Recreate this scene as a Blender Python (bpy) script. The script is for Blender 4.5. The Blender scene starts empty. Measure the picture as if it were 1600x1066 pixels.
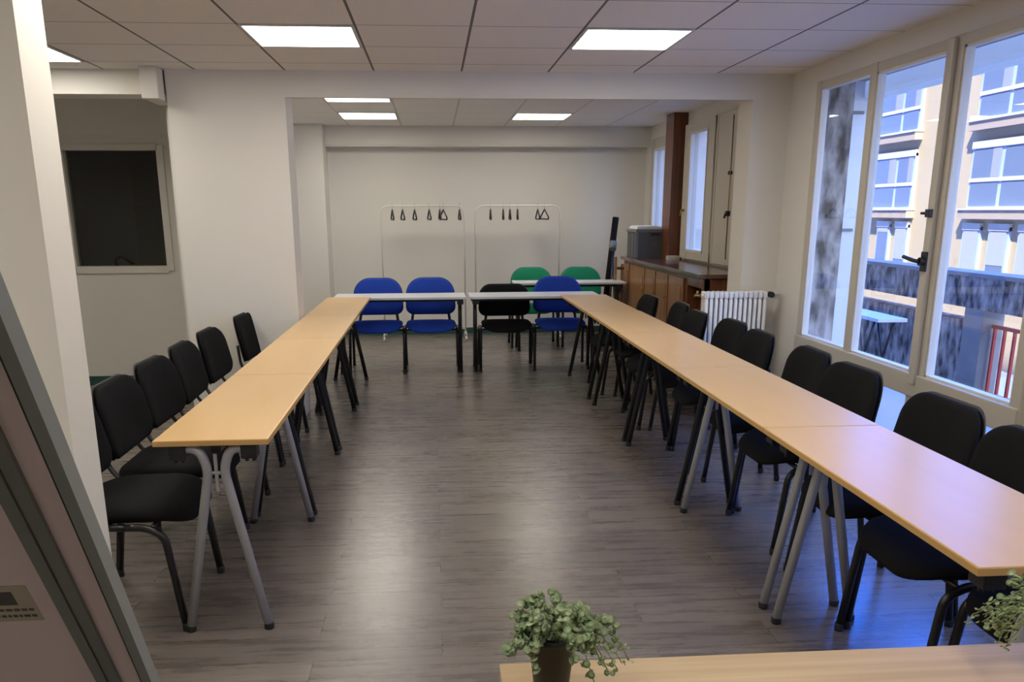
import bpy, bmesh, math, random
from mathutils import Vector, Matrix
random.seed(7)
sc = bpy.context.scene
COL = sc.collection
PI = math.pi

# ------------------------------------------------------------------ materials
def mat(name, color, rough=.5, metal=0., spec=.5, noise=None, bump=None, coat=0., emis=None, trans=0., ior=1.5, sheen=0.):
    m = bpy.data.materials.new(name); m.use_nodes = True
    nt = m.node_tree; b = nt.nodes['Principled BSDF']
    b.inputs['Base Color'].default_value = (*color, 1)
    b.inputs['Roughness'].default_value = rough
    b.inputs['Metallic'].default_value = metal
    b.inputs['Specular IOR Level'].default_value = spec
    b.inputs['IOR'].default_value = ior
    b.inputs['Coat Weight'].default_value = coat
    b.inputs['Transmission Weight'].default_value = trans
    b.inputs['Sheen Weight'].default_value = sheen
    if emis:
        b.inputs['Emission Color'].default_value = (*emis[0], 1); b.inputs['Emission Strength'].default_value = emis[1]
    tc = nt.nodes.new('ShaderNodeTexCoord')
    if noise:   # (color2, scale vec, detail)
        c2, scl, det = noise
        mp = nt.nodes.new('ShaderNodeMapping'); mp.inputs['Scale'].default_value = scl
        nt.links.new(tc.outputs['Object'], mp.inputs['Vector'])
        n = nt.nodes.new('ShaderNodeTexNoise'); n.inputs['Detail'].default_value = det; n.inputs['Scale'].default_value = 1
        nt.links.new(mp.outputs[0], n.inputs['Vector'])
        r = nt.nodes.new('ShaderNodeValToRGB')
        r.color_ramp.elements[0].position = .35; r.color_ramp.elements[1].position = .65
        r.color_ramp.elements[0].color = (*color, 1); r.color_ramp.elements[1].color = (*c2, 1)
        nt.links.new(n.outputs['Fac'], r.inputs[0]); nt.links.new(r.outputs[0], b.inputs['Base Color'])
    if bump:
        scl, st = bump
        n2 = nt.nodes.new('ShaderNodeTexNoise'); n2.inputs['Scale'].default_value = scl; n2.inputs['Detail'].default_value = 4
        nt.links.new(tc.outputs['Object'], n2.inputs['Vector'])
        bp = nt.nodes.new('ShaderNodeBump'); bp.inputs['Strength'].default_value = st; bp.inputs['Distance'].default_value = .002
        nt.links.new(n2.outputs['Fac'], bp.inputs['Height']); nt.links.new(bp.outputs[0], b.inputs['Normal'])
    return m

M = {}
M['wall'] = mat('wall_paint', (.70, .675, .62), .75, bump=(120, .15))
M['trimwhite'] = mat('trim_white', (.66, .64, .58), .45)
M['frame'] = mat('window_frame_cream', (.50, .46, .38), .4)
M['baseboard'] = mat('dark_green_skirting', (.02, .075, .065), .5)
M['blackfab'] = mat('black_fabric', (.006, .006, .0065), .9, noise=((.010, .010, .011), (300, 300, 300), 2), bump=(900, .5), spec=.15)
M['bluefab'] = mat('royal_blue_fabric', (.016, .05, .34), .9, noise=((.022, .065, .40), (200, 200, 200), 2), bump=(900, .5), spec=.2)
M['greenfab'] = mat('green_fabric', (.012, .20, .095), .9, noise=((.016, .24, .12), (200, 200, 200), 2), bump=(900, .5), spec=.2)
M['blackmetal'] = mat('black_metal', (.008, .008, .009), .32, spec=.5)
M['blackplastic'] = mat('black_plastic', (.01, .01, .011), .5)
M['silver'] = mat('silver_metal', (.42, .42, .43), .4, metal=.35)
M['chrome'] = mat('chrome', (.7, .7, .7), .2, metal=1)
M['beech'] = mat('beech_laminate', (.66, .43, .19), .30, noise=((.70, .46, .215), (9, 1.1, 9), 5), spec=.5)
M['beechedge'] = mat('beech_edge', (.56, .34, .12), .4)
M['oak'] = mat('oak_desk', (.43, .30, .155), .4, noise=((.53, .385, .215), (1.6, 45, 30), 6))
M['whitetop'] = mat('white_laminate', (.62, .63, .64), .35)
M['whitemetal'] = mat('white_enamel', (.74, .73, .70), .35)
M['rack'] = mat('white_rack_metal', (.66, .645, .60), .4)
M['wooddark'] = mat('mahogany_stain', (.09, .026, .010), .35, noise=((.17, .052, .017), (30, 30, 2.5), 5), coat=.3)
M['woodtop'] = mat('mahogany_top', (.07, .028, .018), .22, noise=((.11, .045, .028), (30, 2.5, 30), 5), coat=.3)
M['wooddoor'] = mat('varnished_door', (.21, .085, .028), .35, noise=((.30, .13, .045), (25, 25, 2.0), 5), coat=.2)
M['woodpale'] = mat('pale_brown_wood', (.28, .15, .07), .5, noise=((.34, .19, .1), (20, 20, 3), 4))
M['crate'] = mat('grey_crate_plastic', (.085, .09, .09), .5)
M['cratelid'] = mat('grey_crate_edge', (.16, .165, .165), .5)
M['paper'] = mat('white_paper', (.8, .8, .8), .8)
M['blackknob'] = mat('black_knob', (.01, .01, .01), .4)
M['brass'] = mat('aged_brass', (.35, .22, .08), .35, metal=.8)
M['board'] = mat('board_surface', (.80, .68, .68), .35, spec=.4)
M['boardframe'] = mat('board_frame_grey', (.17, .18, .172), .45)
M['boardlight'] = mat('board_frame_light', (.25, .27, .26), .4)
M['boardstrip'] = mat('board_seam_black', (.015, .015, .015), .6)
M['darkroom'] = mat('dark_room_wall', (.42, .42, .41), .8)
M['darkglass'] = mat('window_glass_interior', (.9, .9, .9), .02, spec=.5)
M['pot'] = mat('black_pot', (.008, .008, .01), .45, bump=(300, .2))
M['soil'] = mat('potting_soil', (.03, .02, .012), .95)
M['leaf'] = mat('grey_green_leaf', (.20, .30, .14), .6, noise=((.42, .50, .30), (60, 60, 60), 3))
M['stem'] = mat('pale_stem', (.25, .27, .11), .6)
M['ext'] = mat('facade_render', (.50, .42, .31), .85, noise=((.52, .44, .33), (.6, .6, .6), 3))
M['extdark'] = mat('sky_blocker_brown', (.16, .13, .10), .9)  # unseen sky blocker, dark tone made up to cut blue bounce
M['extblue'] = mat('facade_frame_sky_tint', (.42, .55, .88), .5)  # skylight blue put into the frame colour; bicycle frame shares it
M['extglass'] = mat('facade_glass_painted_sky', (.16, .22, .36), .25, spec=.5)  # blue sky reflection put into the pane colour
M['extsill'] = mat('facade_sill', (.45, .38, .34), .8)
M['shutter'] = mat('facade_roller_blind', (.40, .44, .50), .6)
M['curtain'] = mat('facade_curtain', (.30, .34, .42), .9)
M['concrete'] = mat('weathered_concrete', (.055, .048, .042), .9, noise=((.46, .42, .38), (14, 14, 6), 12), bump=(30, .6))
M['concretesmooth'] = mat('smooth_concrete', (.24, .24, .24), .85, noise=((.30, .30, .29), (3, 3, 3), 5))
M['terrace'] = mat('terrace_floor', (.33, .33, .33), .8)
M['asphalt'] = mat('street_asphalt', (.42, .40, .37), .9)
M['redrail'] = mat('red_painted_iron', (.45, .045, .03), .5)
M['shutterbox'] = None
M['carwhite'] = mat('white_car_paint', (.7, .7, .7), .25, coat=.5)
M['carglass'] = mat('dark_car_glass', (.02, .025, .03), .08)
M['tyre'] = mat('black_rubber', (.015, .015, .015), .8)
M['orange'] = mat('red_plastic', (.45, .05, .03), .5)
M['stickertext'] = mat('sticker_print', (.10, .10, .10), .8)
M['sticker'] = mat('sticker_paper', (.50, .47, .36), .7)
M['lightpanel'] = mat('led_panel', (1, 1, 1), .5, emis=((1., .94, .83), 16.0))
M['lampframe'] = mat('led_frame', (.6, .6, .58), .5)

def glass(name, tint=(1, 1, 1), refl=1.0):
    m = bpy.data.materials.new(name); m.use_nodes = True; nt = m.node_tree
    for n in list(nt.nodes): nt.nodes.remove(n)
    o = nt.nodes.new('ShaderNodeOutputMaterial'); mx = nt.nodes.new('ShaderNodeMixShader')
    t = nt.nodes.new('ShaderNodeBsdfTransparent'); t.inputs[0].default_value = (*tint, 1)
    g = nt.nodes.new('ShaderNodeBsdfGlossy'); g.inputs['Roughness'].default_value = .01
    lw = nt.nodes.new('ShaderNodeLayerWeight'); lw.inputs['Blend'].default_value = .5
    pw = nt.nodes.new('ShaderNodeMath'); pw.operation = 'POWER'; pw.inputs[1].default_value = 4; nt.links.new(lw.outputs['Facing'], pw.inputs[0])
    fr = nt.nodes.new('ShaderNodeMapRange'); fr.inputs['To Min'].default_value = .03; fr.inputs['To Max'].default_value = .7; nt.links.new(pw.outputs[0], fr.inputs['Value'])
    nt.links.new(fr.outputs[0], mx.inputs[0]); nt.links.new(t.outputs[0], mx.inputs[1]); nt.links.new(g.outputs[0], mx.inputs[2])
    nt.links.new(mx.outputs[0], o.inputs[0]); return m
M['glass'] = glass('clear_window_glass', (.95, .97, .98))
M['glassgrey'] = glass('grey_interior_glass', (.75, .76, .75))
def frosted(name, tc_, dc_, k_):
    m = bpy.data.materials.new(name); m.use_nodes = True; nt = m.node_tree
    for n in list(nt.nodes): nt.nodes.remove(n)
    o = nt.nodes.new('ShaderNodeOutputMaterial'); mx = nt.nodes.new('ShaderNodeMixShader'); mx.inputs[0].default_value = k_
    t = nt.nodes.new('ShaderNodeBsdfTranslucent'); t.inputs[0].default_value = (*tc_, 1)
    g = nt.nodes.new('ShaderNodeBsdfDiffuse'); g.inputs[0].default_value = (*dc_, 1)
    nt.links.new(t.outputs[0], mx.inputs[1]); nt.links.new(g.outputs[0], mx.inputs[2]); nt.links.new(mx.outputs[0], o.inputs[0]); return m
M['frosted'] = frosted('frosted_lower_glass', (.85, .9, .95), (.6, .62, .65), .35)
M['shutterbox'] = frosted('awning_canvas', (.95, .95, .85), (.8, .8, .74), .45)

def floor_mat():
    m = bpy.data.materials.new('grey_brown_vinyl_planks'); m.use_nodes = True; nt = m.node_tree; L = nt.links.new
    b = nt.nodes['Principled BSDF']; tc = nt.nodes.new('ShaderNodeTexCoord')
    br = nt.nodes.new('ShaderNodeTexBrick'); br.inputs['Scale'].default_value = 1
    br.inputs['Brick Width'].default_value = 1.2; br.inputs['Row Height'].default_value = .18
    br.inputs['Mortar Size'].default_value = .0016; br.inputs['Mortar Smooth'].default_value = .2; br.offset = .37; br.inputs['Bias'].default_value = 0
    br.inputs['Color1'].default_value = (0, 0, 0, 1); br.inputs['Color2'].default_value = (1, 1, 1, 1); br.inputs['Mortar'].default_value = (.5, .5, .5, 1)
    L(tc.outputs['Object'], br.inputs['Vector'])
    mp = nt.nodes.new('ShaderNodeMapping'); mp.inputs['Scale'].default_value = (1.9, 26, 1); L(tc.outputs['Object'], mp.inputs['Vector'])
    # shift grain plank by plank
    add = nt.nodes.new('ShaderNodeVectorMath'); add.operation = 'ADD'
    sc_ = nt.nodes.new('ShaderNodeVectorMath'); sc_.operation = 'SCALE'; sc_.inputs['Scale'].default_value = 9
    L(br.outputs['Color'], sc_.inputs[0]); L(mp.outputs[0], add.inputs[0]); L(sc_.outputs[0], add.inputs[1])
    n = nt.nodes.new('ShaderNodeTexNoise'); n.inputs['Scale'].default_value = 1; n.inputs['Detail'].default_value = 9; n.inputs['Roughness'].default_value = .72
    L(add.outputs[0], n.inputs['Vector'])
    r = nt.nodes.new('ShaderNodeValToRGB'); e = r.color_ramp.elements
    e[0].position = .26; e[0].color = (.075, .061, .052, 1); e[1].position = .72; e[1].color = (.235, .20, .172, 1)
    L(n.outputs['Fac'], r.inputs[0])
    hv = nt.nodes.new('ShaderNodeMix'); hv.data_type = 'RGBA'; hv.blend_type = 'MULTIPLY'; hv.inputs[0].default_value = .22
    L(r.outputs[0], hv.inputs[6]); L(br.outputs['Color'], hv.inputs[7])
    mm = nt.nodes.new('ShaderNodeMix'); mm.data_type = 'RGBA'; mm.inputs[7].default_value = (.04, .034, .03, 1)
    L(br.outputs['Fac'], mm.inputs[0]); L(hv.outputs[2], mm.inputs[6]); L(mm.outputs[2], b.inputs['Base Color'])
    b.inputs['Roughness'].default_value = .36; b.inputs['Specular IOR Level'].default_value = .8
    rr = nt.nodes.new('ShaderNodeMapRange'); rr.inputs['To Min'].default_value = .20; rr.inputs['To Max'].default_value = .36
    L(n.outputs['Fac'], rr.inputs['Value']); L(rr.outputs[0], b.inputs['Roughness'])
    bp = nt.nodes.new('ShaderNodeBump'); bp.inputs['Strength'].default_value = .2; bp.inputs['Distance'].default_value = .0012
    L(n.outputs['Fac'], bp.inputs['Height']); L(bp.outputs[0], b.inputs['Normal'])
    return m
M['floor'] = floor_mat()

def ceil_mat(name, x0, y0, c=(.86, .82, .78), line=(.16, .15, .14), w=.007, w2=.004):
    m = bpy.data.materials.new(name); m.use_nodes = True; nt = m.node_tree; L = nt.links.new
    b = nt.nodes['Principled BSDF']; b.inputs['Roughness'].default_value = .85
    tc = nt.nodes.new('ShaderNodeTexCoord'); sp = nt.nodes.new('ShaderNodeSeparateXYZ'); L(tc.outputs['Object'], sp.inputs[0])
    def line_of(sock, off, width):
        a = nt.nodes.new('ShaderNodeMath'); a.operation = 'SUBTRACT'; L(sock, a.inputs[0]); a.inputs[1].default_value = off - .3
        md = nt.nodes.new('ShaderNodeMath'); md.operation = 'PINGPONG'; L(a.outputs[0], md.inputs[0]); md.inputs[1].default_value = .3
        # pingpong is .3 on grid lines
        g = nt.nodes.new('ShaderNodeMath'); g.operation = 'GREATER_THAN'; L(md.outputs[0], g.inputs[0]); g.inputs[1].default_value = .3 - width
        return g.outputs[0]
    gx = line_of(sp.outputs[0], x0, w); gy = line_of(sp.outputs[1], y0, w2)
    mx = nt.nodes.new('ShaderNodeMath'); mx.operation = 'MAXIMUM'; L(gx, mx.inputs[0]); L(gy, mx.inputs[1])
    n = nt.nodes.new('ShaderNodeTexNoise'); n.inputs['Scale'].default_value = 60; n.inputs['Detail'].default_value = 5; L(tc.outputs['Object'], n.inputs['Vector'])
    cr = nt.nodes.new('ShaderNodeMix'); cr.data_type = 'RGBA'; cr.inputs[6].default_value = (*[v * .95 for v in c], 1); cr.inputs[7].default_value = (*[v * 1.05 for v in c], 1)
    L(n.outputs['Fac'], cr.inputs[0])
    o = nt.nodes.new('ShaderNodeMix'); o.data_type = 'RGBA'; o.inputs[7].default_value = (*line, 1)
    L(mx.outputs[0], o.inputs[0]); L(cr.outputs[2], o.inputs[6]); L(o.outputs[2], b.inputs['Base Color'])
    bp = nt.nodes.new('ShaderNodeBump'); bp.inputs['Strength'].default_value = .3; bp.inputs['Distance'].default_value = .002
    inv = nt.nodes.new('ShaderNodeMath'); inv.operation = 'SUBTRACT'; inv.inputs[0].default_value = 1; L(mx.outputs[0], inv.inputs[1])
    L(inv.outputs[0], bp.inputs['Height']); L(bp.outputs[0], b.inputs['Normal'])
    return m
M['ceil'] = ceil_mat('ceiling_tiles', .22, 4.86)
M['ceilfar'] = ceil_mat('ceiling_tiles_far', .26, 9.22, line=(.62, .60, .56), w=.009)

# ------------------------------------------------------------------ mesh helpers
def BM(): return bmesh.new()
def box(bm, x0, x1, y0, y1, z0, z1, mi=0):
    x0, x1 = sorted((x0, x1)); y0, y1 = sorted((y0, y1)); z0, z1 = sorted((z0, z1))
    v = [bm.verts.new((x, y, z)) for z in (z0, z1) for y in (y0, y1) for x in (x0, x1)]
    fs = [(0, 2, 3, 1), (4, 5, 7, 6), (0, 1, 5, 4), (2, 6, 7, 3), (0, 4, 6, 2), (1, 3, 7, 5)]
    for f in fs:
        F = bm.faces.new([v[i] for i in f]); F.material_index = mi
    return v
def rbox(bm, x0, x1, y0, y1, z0, z1, r=.004, seg=2):
    t = BM(); box(t, x0, x1, y0, y1, z0, z1)
    bmesh.ops.bevel(t, geom=list(t.edges), offset=r, segments=seg, affect='EDGES', profile=.6)
    merge(bm, t)
def merge(bm, t):
    me = bpy.data.meshes.new('tmp'); t.to_mesh(me); t.free(); bm.from_mesh(me); bpy.data.meshes.remove(me)
def fillet(pts, r, n=5):
    P = [Vector(p) for p in pts]; out = [P[0]]
    for i in range(1, len(P) - 1):
        a, b, c = P[i - 1], P[i], P[i + 1]; d1 = (a - b); d2 = (c - b)
        rr = min(r, d1.length * .48, d2.length * .48); p1 = b + d1.normalized() * rr; p2 = b + d2.normalized() * rr
        for k in range(n + 1):
            t = k / n; out.append((1 - t) ** 2 * p1 + 2 * t * (1 - t) * b + t * t * p2)
    out.append(P[-1]); return out
def tube(bm, pts, r, seg=10, fr=None, flat=None, cap=True):
    P = fillet(pts, fr) if fr else [Vector(p) for p in pts]
    rings = []; up = None
    for i, p in enumerate(P):
        t = (P[min(i + 1, len(P) - 1)] - P[max(i - 1, 0)]).normalized()
        if up is None:
            up = Vector((0, 0, 1)) if abs(t.z) < .9 else Vector((1, 0, 0))
        a = t.cross(up).normalized(); b = a.cross(t).normalized(); up = b
        rr = r[i] if isinstance(r, (list, tuple)) else r
        ra, rb = (rr * flat[0], rr * flat[1]) if flat else (rr, rr)
        rings.append([bm.verts.new(p + a * math.cos(2 * PI * k / seg) * ra + b * math.sin(2 * PI * k / seg) * rb) for k in range(seg)])
    for i in range(len(rings) - 1):
        for k in range(seg):
            f = bm.faces.new((rings[i][k], rings[i][(k + 1) % seg], rings[i + 1][(k + 1) % seg], rings[i + 1][k])); f.smooth = True
    if cap:
        bm.faces.new(list(reversed(rings[0]))); bm.faces.new(rings[-1])
def cyl(bm, a, b, r, seg=16, r2=None):
    tube(bm, [a, b], [r, r if r2 is None else r2], seg)
def lathe(bm, prof, seg=24, c=(0, 0, 0)):
    rings = []
    for (r, z) in prof:
        rings.append([bm.verts.new((c[0] + r * math.cos(2 * PI * k / seg), c[1] + r * math.sin(2 * PI * k / seg), c[2] + z)) for k in range(seg)])
    for i in range(len(rings) - 1):
        for k in range(seg):
            f = bm.faces.new((rings[i][k], rings[i][(k + 1) % seg], rings[i + 1][(k + 1) % seg], rings[i + 1][k])); f.smooth = True
    bm.faces.new(list(reversed(rings[0]))); bm.faces.new(rings[-1])
def obj(name, bm, m, parent=None, loc=None):
    bmesh.ops.recalc_face_normals(bm, faces=list(bm.faces))
    me = bpy.data.meshes.new(name); bm.to_mesh(me); bm.free()
    for k in (m if isinstance(m, (list, tuple)) else [m]): me.materials.append(M[k] if isinstance(k, str) else k)
    o = bpy.data.objects.new(name, me); COL.objects.link(o)
    if parent: o.parent = parent
    if loc: o.location = loc
    return o
def tag(o, label, cat, group=None, kind=None):
    o['label'] = label; o['category'] = cat
    if group: o['group'] = group
    if kind: o['kind'] = kind
    return o
def thing(name, label, cat, loc=(0, 0, 0), rz=0, group=None):
    o = bpy.data.objects.new(name, None); COL.objects.link(o); o.location = loc; o.rotation_euler = (0, 0, rz)
    o.empty_display_size = .1
    return tag(o, label, cat, group)
def struct(name, bm, m):
    o = obj(name, bm, m); o['kind'] = 'structure'; return o
def sbox(name, x0, x1, y0, y1, z0, z1, m='wall'):
    b = BM(); box(b, x0, x1, y0, y1, z0, z1); return struct(name, b, m)
def bx(name, x0, x1, y0, y1, z0, z1, m, parent, r=.003):
    b = BM(); rbox(b, x0, x1, y0, y1, z0, z1, r, 2) if r else box(b, x0, x1, y0, y1, z0, z1); return obj(name, b, m, parent)
def dup(root, loc=None, rz=None, label=None, group=None):
    kids = {}
    for o in list(COL.objects):
        if o.parent: kids.setdefault(o.parent, []).append(o)
    r = root.copy(); COL.objects.link(r)
    if loc is not None: r.location = loc
    if rz is not None: r.rotation_euler = (0, 0, rz)
    if label: r['label'] = label
    if group: r['group'] = group
    for ch in kids.get(root, []):
        c = ch.copy(); COL.objects.link(c); c.parent = r
        for g in kids.get(ch, []):
            d = g.copy(); COL.objects.link(d); d.parent = c
    return r

# ------------------------------------------------------------------ shell
CZ, YP, XW, YF, XF = 2.431, 6.355, 2.566, 10.85, 2.62
OL, OR_, OT = -.99, 2.29, 2.257
TH = .30
sbox('floor', -4.4, 2.9, -2.6, 11.2, -.12, 0, 'floor')
sbox('ceiling', -4.4, 2.78, -2.6, YP + .05, CZ, CZ + .12, 'ceil')
sbox('ceiling_far', -1.88, 2.9, YP + .051, 11.2, 2.462, 2.6, 'ceilfar')
# partition with wide opening
b = BM(); box(b, -1.78, OL, YP, YP + TH, 0, 2.462); box(b, OR_, XW + .2, YP, YP + TH, 0, 2.462); box(b, OL, OR_, YP, YP + .05, OT, CZ)
struct('wall_back', b, 'wall')
# alcove walls (left of the pier) with interior window
AY = 7.8
wx0, wx1, wz0, wz1 = -3.09, -2.30, 1.037, 2.016
b = BM(); box(b, -4.4, wx0, AY, AY + .1, 0, CZ); box(b, wx1, -1.78, AY, AY + .1, 0, CZ); box(b, wx0, wx1, AY, AY + .1, 0, wz0); box(b, wx0, wx1, AY, AY + .1, wz1, CZ)
struct('wall_alcove', b, 'wall')
sbox('wall_alcove_side', -1.88, -1.78, YP + TH, YF, 0, 2.462)
sbox('ceiling_alcove', -4.4, -1.885, YP + .051, AY + .1, CZ, CZ + .12, 'wall')
sbox('trim_1', -4.4, -1.9, YP, YP + .25, 2.272, CZ, 'wall')         # beam over the alcove
b = BM(); rbox(b, -1.905, -1.79, YP - .14, YP - .002, 2.229, CZ - .001, .008); rbox(b, -1.905, -1.79, YP - .002, YP + .25, 2.229, 2.271, .004)
struct('trim_2', b, 'wall')
b = BM(); box(b, -4.3, -1.79, AY - .012, AY, 0, .085); struct('baseboard_alcove', b, 'baseboard')
# dark room behind the interior window
b = BM(); box(b, -4.4, -1.88, 9.8, 9.9, 0, CZ); box(b, -4.4, -4.3, AY + .1, 9.8, 0, CZ); box(b, -4.4, -1.88, AY + .1, 9.9, CZ, CZ + .1)
struct('wall_dark_room', b, 'darkroom')
# left / rear walls
sbox('wall_left', -4.4, -4.25, -2.6, AY, 0, CZ)
sbox('wall_rear', -4.4, 2.9, -2.75, -2.6, 0, CZ)
# near pillar on the left (end of a cross wall)
sbox('wall_pillar', -4.25, -1.05, 2.466, 2.645, 0, CZ)
# far room walls
b = BM(); box(b, -2.4, 2.9, YF, YF + .15, 0, 2.462); struct('wall_far', b, 'wall')
b = BM(); box(b, -1.78, -1.235, 10.42, YF, 0, 2.462); struct('wall_far_pier', b, 'wall')
b = BM(); box(b, -1.235, XF, 10.62, YF, 2.235, 2.462); box(b, -1.235, XF, 10.60, 10.62, 2.255, 2.275); struct('trim_3', b, 'wall')  # boxed cornice
b = BM(); box(b, -1.235, 2.6, YF - .014, YF, 0, .075); struct('baseboard_far', b, 'baseboard')
# unseen upper storeys, made tall and long to block sky and shade the terrace
b = BM(); box(b, -4.6, 2.78, -30, 60, 2.62, 26); box(b, -4.6, 2.78, 11.3, 60, -3.5, 2.62); struct('wall_unseen_sky_blocker', b, 'extdark')

# window wall, near room : openings
OPEN = [(3.475, 5.865), (1.0, 3.30)]
ZB, ZT_, LB = .60, 2.31, .04
b = BM()
ys = [-2.6, 1.0, 3.30, 3.475, 5.865, YP]
for a, c in ((-2.6, 1.0), (3.30, 3.475), (5.865, YP)): box(b, XW, XW + .22, a, c, 0, CZ)
for a, c in OPEN: box(b, XW, XW + .22, a, c, ZT_, CZ); box(b, XW, XW + .22, a, c, 0, LB)
struct('wall_right', b, 'wall')
# far room window wall
FO = [(8.12, 8.95), (9.62, 10.35)]
b = BM()
for a, c in ((YP + TH, 8.12), (8.95, 9.62), (10.35, YF)): box(b, XF, XF + .2, a, c, 0, 2.462)
for (a, c), zt in zip(FO, (2.30, 2.25)): box(b, XF, XF + .2, a, c, zt, 2.462); box(b, XF, XF + .2, a, c, 0, 1.04)
struct('wall_far_right', b, 'wall')

def window(name, y0, y1, posts, panes):
    """frame posts + rails, glazing panes, frosted lower panes"""
    b = BM(); x0, x1 = XW - .03, XW + .018
    for a, c in posts: rbox(b, x0, x1, a, c, LB, ZT_, .006)
    rbox(b, x0 + .004, x1 - .004, y0 + .003, y1 - .003, 2.255, ZT_ - .002, .006)
    rbox(b, x0 - .012, x1 - .004, y0 + .003, y1 - .003, .53, .652, .006)
    rbox(b, x0 + .004, x1 - .004, y0 + .003, y1 - .003, LB + .002, .10, .006)
    fr = struct(name, b, 'frame')
    for (a, c, z0, z1) in panes:
        g = BM(); box(g, XW + .008, XW + .013, a, c, z0, z1); p = obj('pane', g, 'glass', fr)
        g = BM(); bw = .012      # glazing bead
        for (aa, cc, zz0, zz1) in ((a - .004, a + bw, z0, z1), (c - bw, c + .004, z0, z1), (a, c, z0 - .004, z0 + bw), (a, c, z1 - bw, z1 + .004)):
            box(g, XW - .022, XW + .0225, aa, cc, zz0, zz1)
        obj('glazing_bead', g, 'trimwhite', fr)
    for k in range(len(posts) - 1):
        a, c = posts[k][1], posts[k + 1][0]
        g = BM(); box(g, XW + .01, XW + .018, a, c, .10, .53); obj('frosted_lower_pane', g, 'frosted', fr)
    return fr
P1 = [(3.475, 3.545), (4.24, 4.385), (5.07, 5.15), (5.80, 5.865)]
w1 = window('window_1', 3.475, 5.865, P1, [(3.545, 4.24, .652, 2.255), (4.385, 5.07, .652, 2.255), (5.15, 5.80, .652, 2.265)])
P2 = [(1.0, 1.07), (1.75, 1.83), (2.50, 2.63), (3.235, 3.30)]
w2 = window('window_2', 1.0, 3.30, P2, [(1.07, 1.75, .652, 2.255), (1.83, 2.50, .652, 2.255), (2.63, 3.235, .652, 2.255)])
# meeting stile cover + espagnolette handle
b = BM(); rbox(b, XW - .055, XW - .03, 4.285, 4.335, .60, 2.30, .006); obj('meeting_stile', b, 'frame', w1)
b = BM(); cyl(b, (XW - .055, 4.31, 1.24), (XW - .085, 4.31, 1.24), .022); rbox(b, XW - .066, XW - .055, 4.285, 4.335, 1.19, 1.29, .004)
tube(b, [(XW - .085, 4.31, 1.24), (XW - .105, 4.33, 1.245), (XW - .11, 4.42, 1.26)], .010, fr=.02); h = obj('handle', b, 'blackknob', w1); h['label'] = 'black lever handle'
b = BM(); rbox(b, XW - .075, XW - .052, 4.29, 4.33, 1.46, 1.50, .004); cyl(b, (XW - .064, 4.31, 1.48), (XW - .075, 4.36, 1.48), .007); obj('latch', b, 'blackknob', w1)
# far windows
def fwindow(name, y0, y1, z0, z1, gy0, gy1, gz0, gz1):
    b = BM(); x0, x1 = XF - .05, XF + .03
    rbox(b, x0, x1, y0, gy0, z0, z1); rbox(b, x0, x1, gy1, y1, z0, z1); rbox(b, x0 + .002, x1 - .002, y0, y1, gz1, z1); rbox(b, x0 + .002, x1 - .002, y0, y1, z0, gz0)
    fr = struct(name, b, 'frame'); g = BM(); box(g, XF - .01, XF - .004, gy0, gy1, gz0, gz1); obj('pane', g, 'glass', fr)
    g = BM()
    for (aa, cc, zz0, zz1) in ((gy0 - .004, gy0 + .02, gz0, gz1), (gy1 - .02, gy1 + .004, gz0, gz1), (gy0, gy1, gz0 - .004, gz0 + .02), (gy0, gy1, gz1 - .02, gz1 + .004)):
        box(g, XF - .056, XF - .02, aa, cc, zz0, zz1)
    obj('glazing_bead', g, 'trimwhite', fr); return fr
w3 = fwindow('window_3', 8.06, 9.02, 1.02, 2.33, 8.25, 8.80, 1.10, 2.24)
w4 = fwindow('window_4', 9.58, 10.40, 1.02, 2.30, 9.75, 10.25, 1.10, 2.18)
b = BM(); cyl(b, (XF - .05, 8.93, 1.50), (XF - .08, 8.93, 1.50), .014); tube(b, [(XF - .08, 8.93, 1.5), (XF - .09, 8.93, 1.44)], .008); obj('handle', b, 'brass', w3)
# solid cream sash / shutter panel with bolt
b = BM(); rbox(b, XF - .045, XF - .002, 7.40, 8.02, 1.02, 2.33, .006)
rbox(b, XF - .055, XF - .043, 7.45, 7.50, 1.03, 2.32, .004); rbox(b, XF - .05, XF - .043, 7.97, 8.01, 1.03, 2.32, .004)
sp_ = struct('window_5', b, 'frame')
b = BM(); tube(b, [(XF - .062, 7.53, 1.08), (XF - .062, 7.53, 2.28)], .005); o_ = obj('bolt_rod', b, 'brass', sp_)
b = BM(); cyl(b, (XF - .045, 7.53, 1.47), (XF - .085, 7.53, 1.47), .022); tube(b, [(XF - .085, 7.53, 1.47), (XF - .095, 7.53, 1.43)], .009); obj('knob', b, 'blackknob', sp_)
b = BM(); cyl(b, (XF - .045, 7.55, 1.81), (XF - .075, 7.55, 1.81), .016); obj('knob', b, 'blackknob', sp_)
# brown wooden post between the far windows
b = BM(); rbox(b, 2.47, XF, 9.10, 9.40, 0, 2.46, .005); struct('trim_4', b, 'wooddark')
# interior window of the alcove
b = BM()
for a in ((wx0 - .03, wx0 + .015, wz0 - .03, wz1 + .03), (wx1 - .015, wx1 + .045, wz0 - .03, wz1 + .03), (wx0, wx1, wz1 - .012, wz1 + .04), (wx0, wx1, wz0 - .05, wz0 + .012)):
    rbox(b, a[0], a[1], AY - .02, AY + .09, a[2], a[3], .004)
aw = struct('window_6', b, 'trimwhite')
b = BM(); box(b, wx0, wx1, AY + .04, AY + .046, wz0, wz1); obj('pane', b, 'glassgrey', aw)
b = BM(); box(b, wx0 - .03, wx1 + .045, AY - .012, AY, 2.10, 2.13); struct('trim_5', b, 'trimwhite')
b = BM(); box(b, 1.0, 5.865, XW, XW + .01, 0, .001); b.free()

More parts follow.
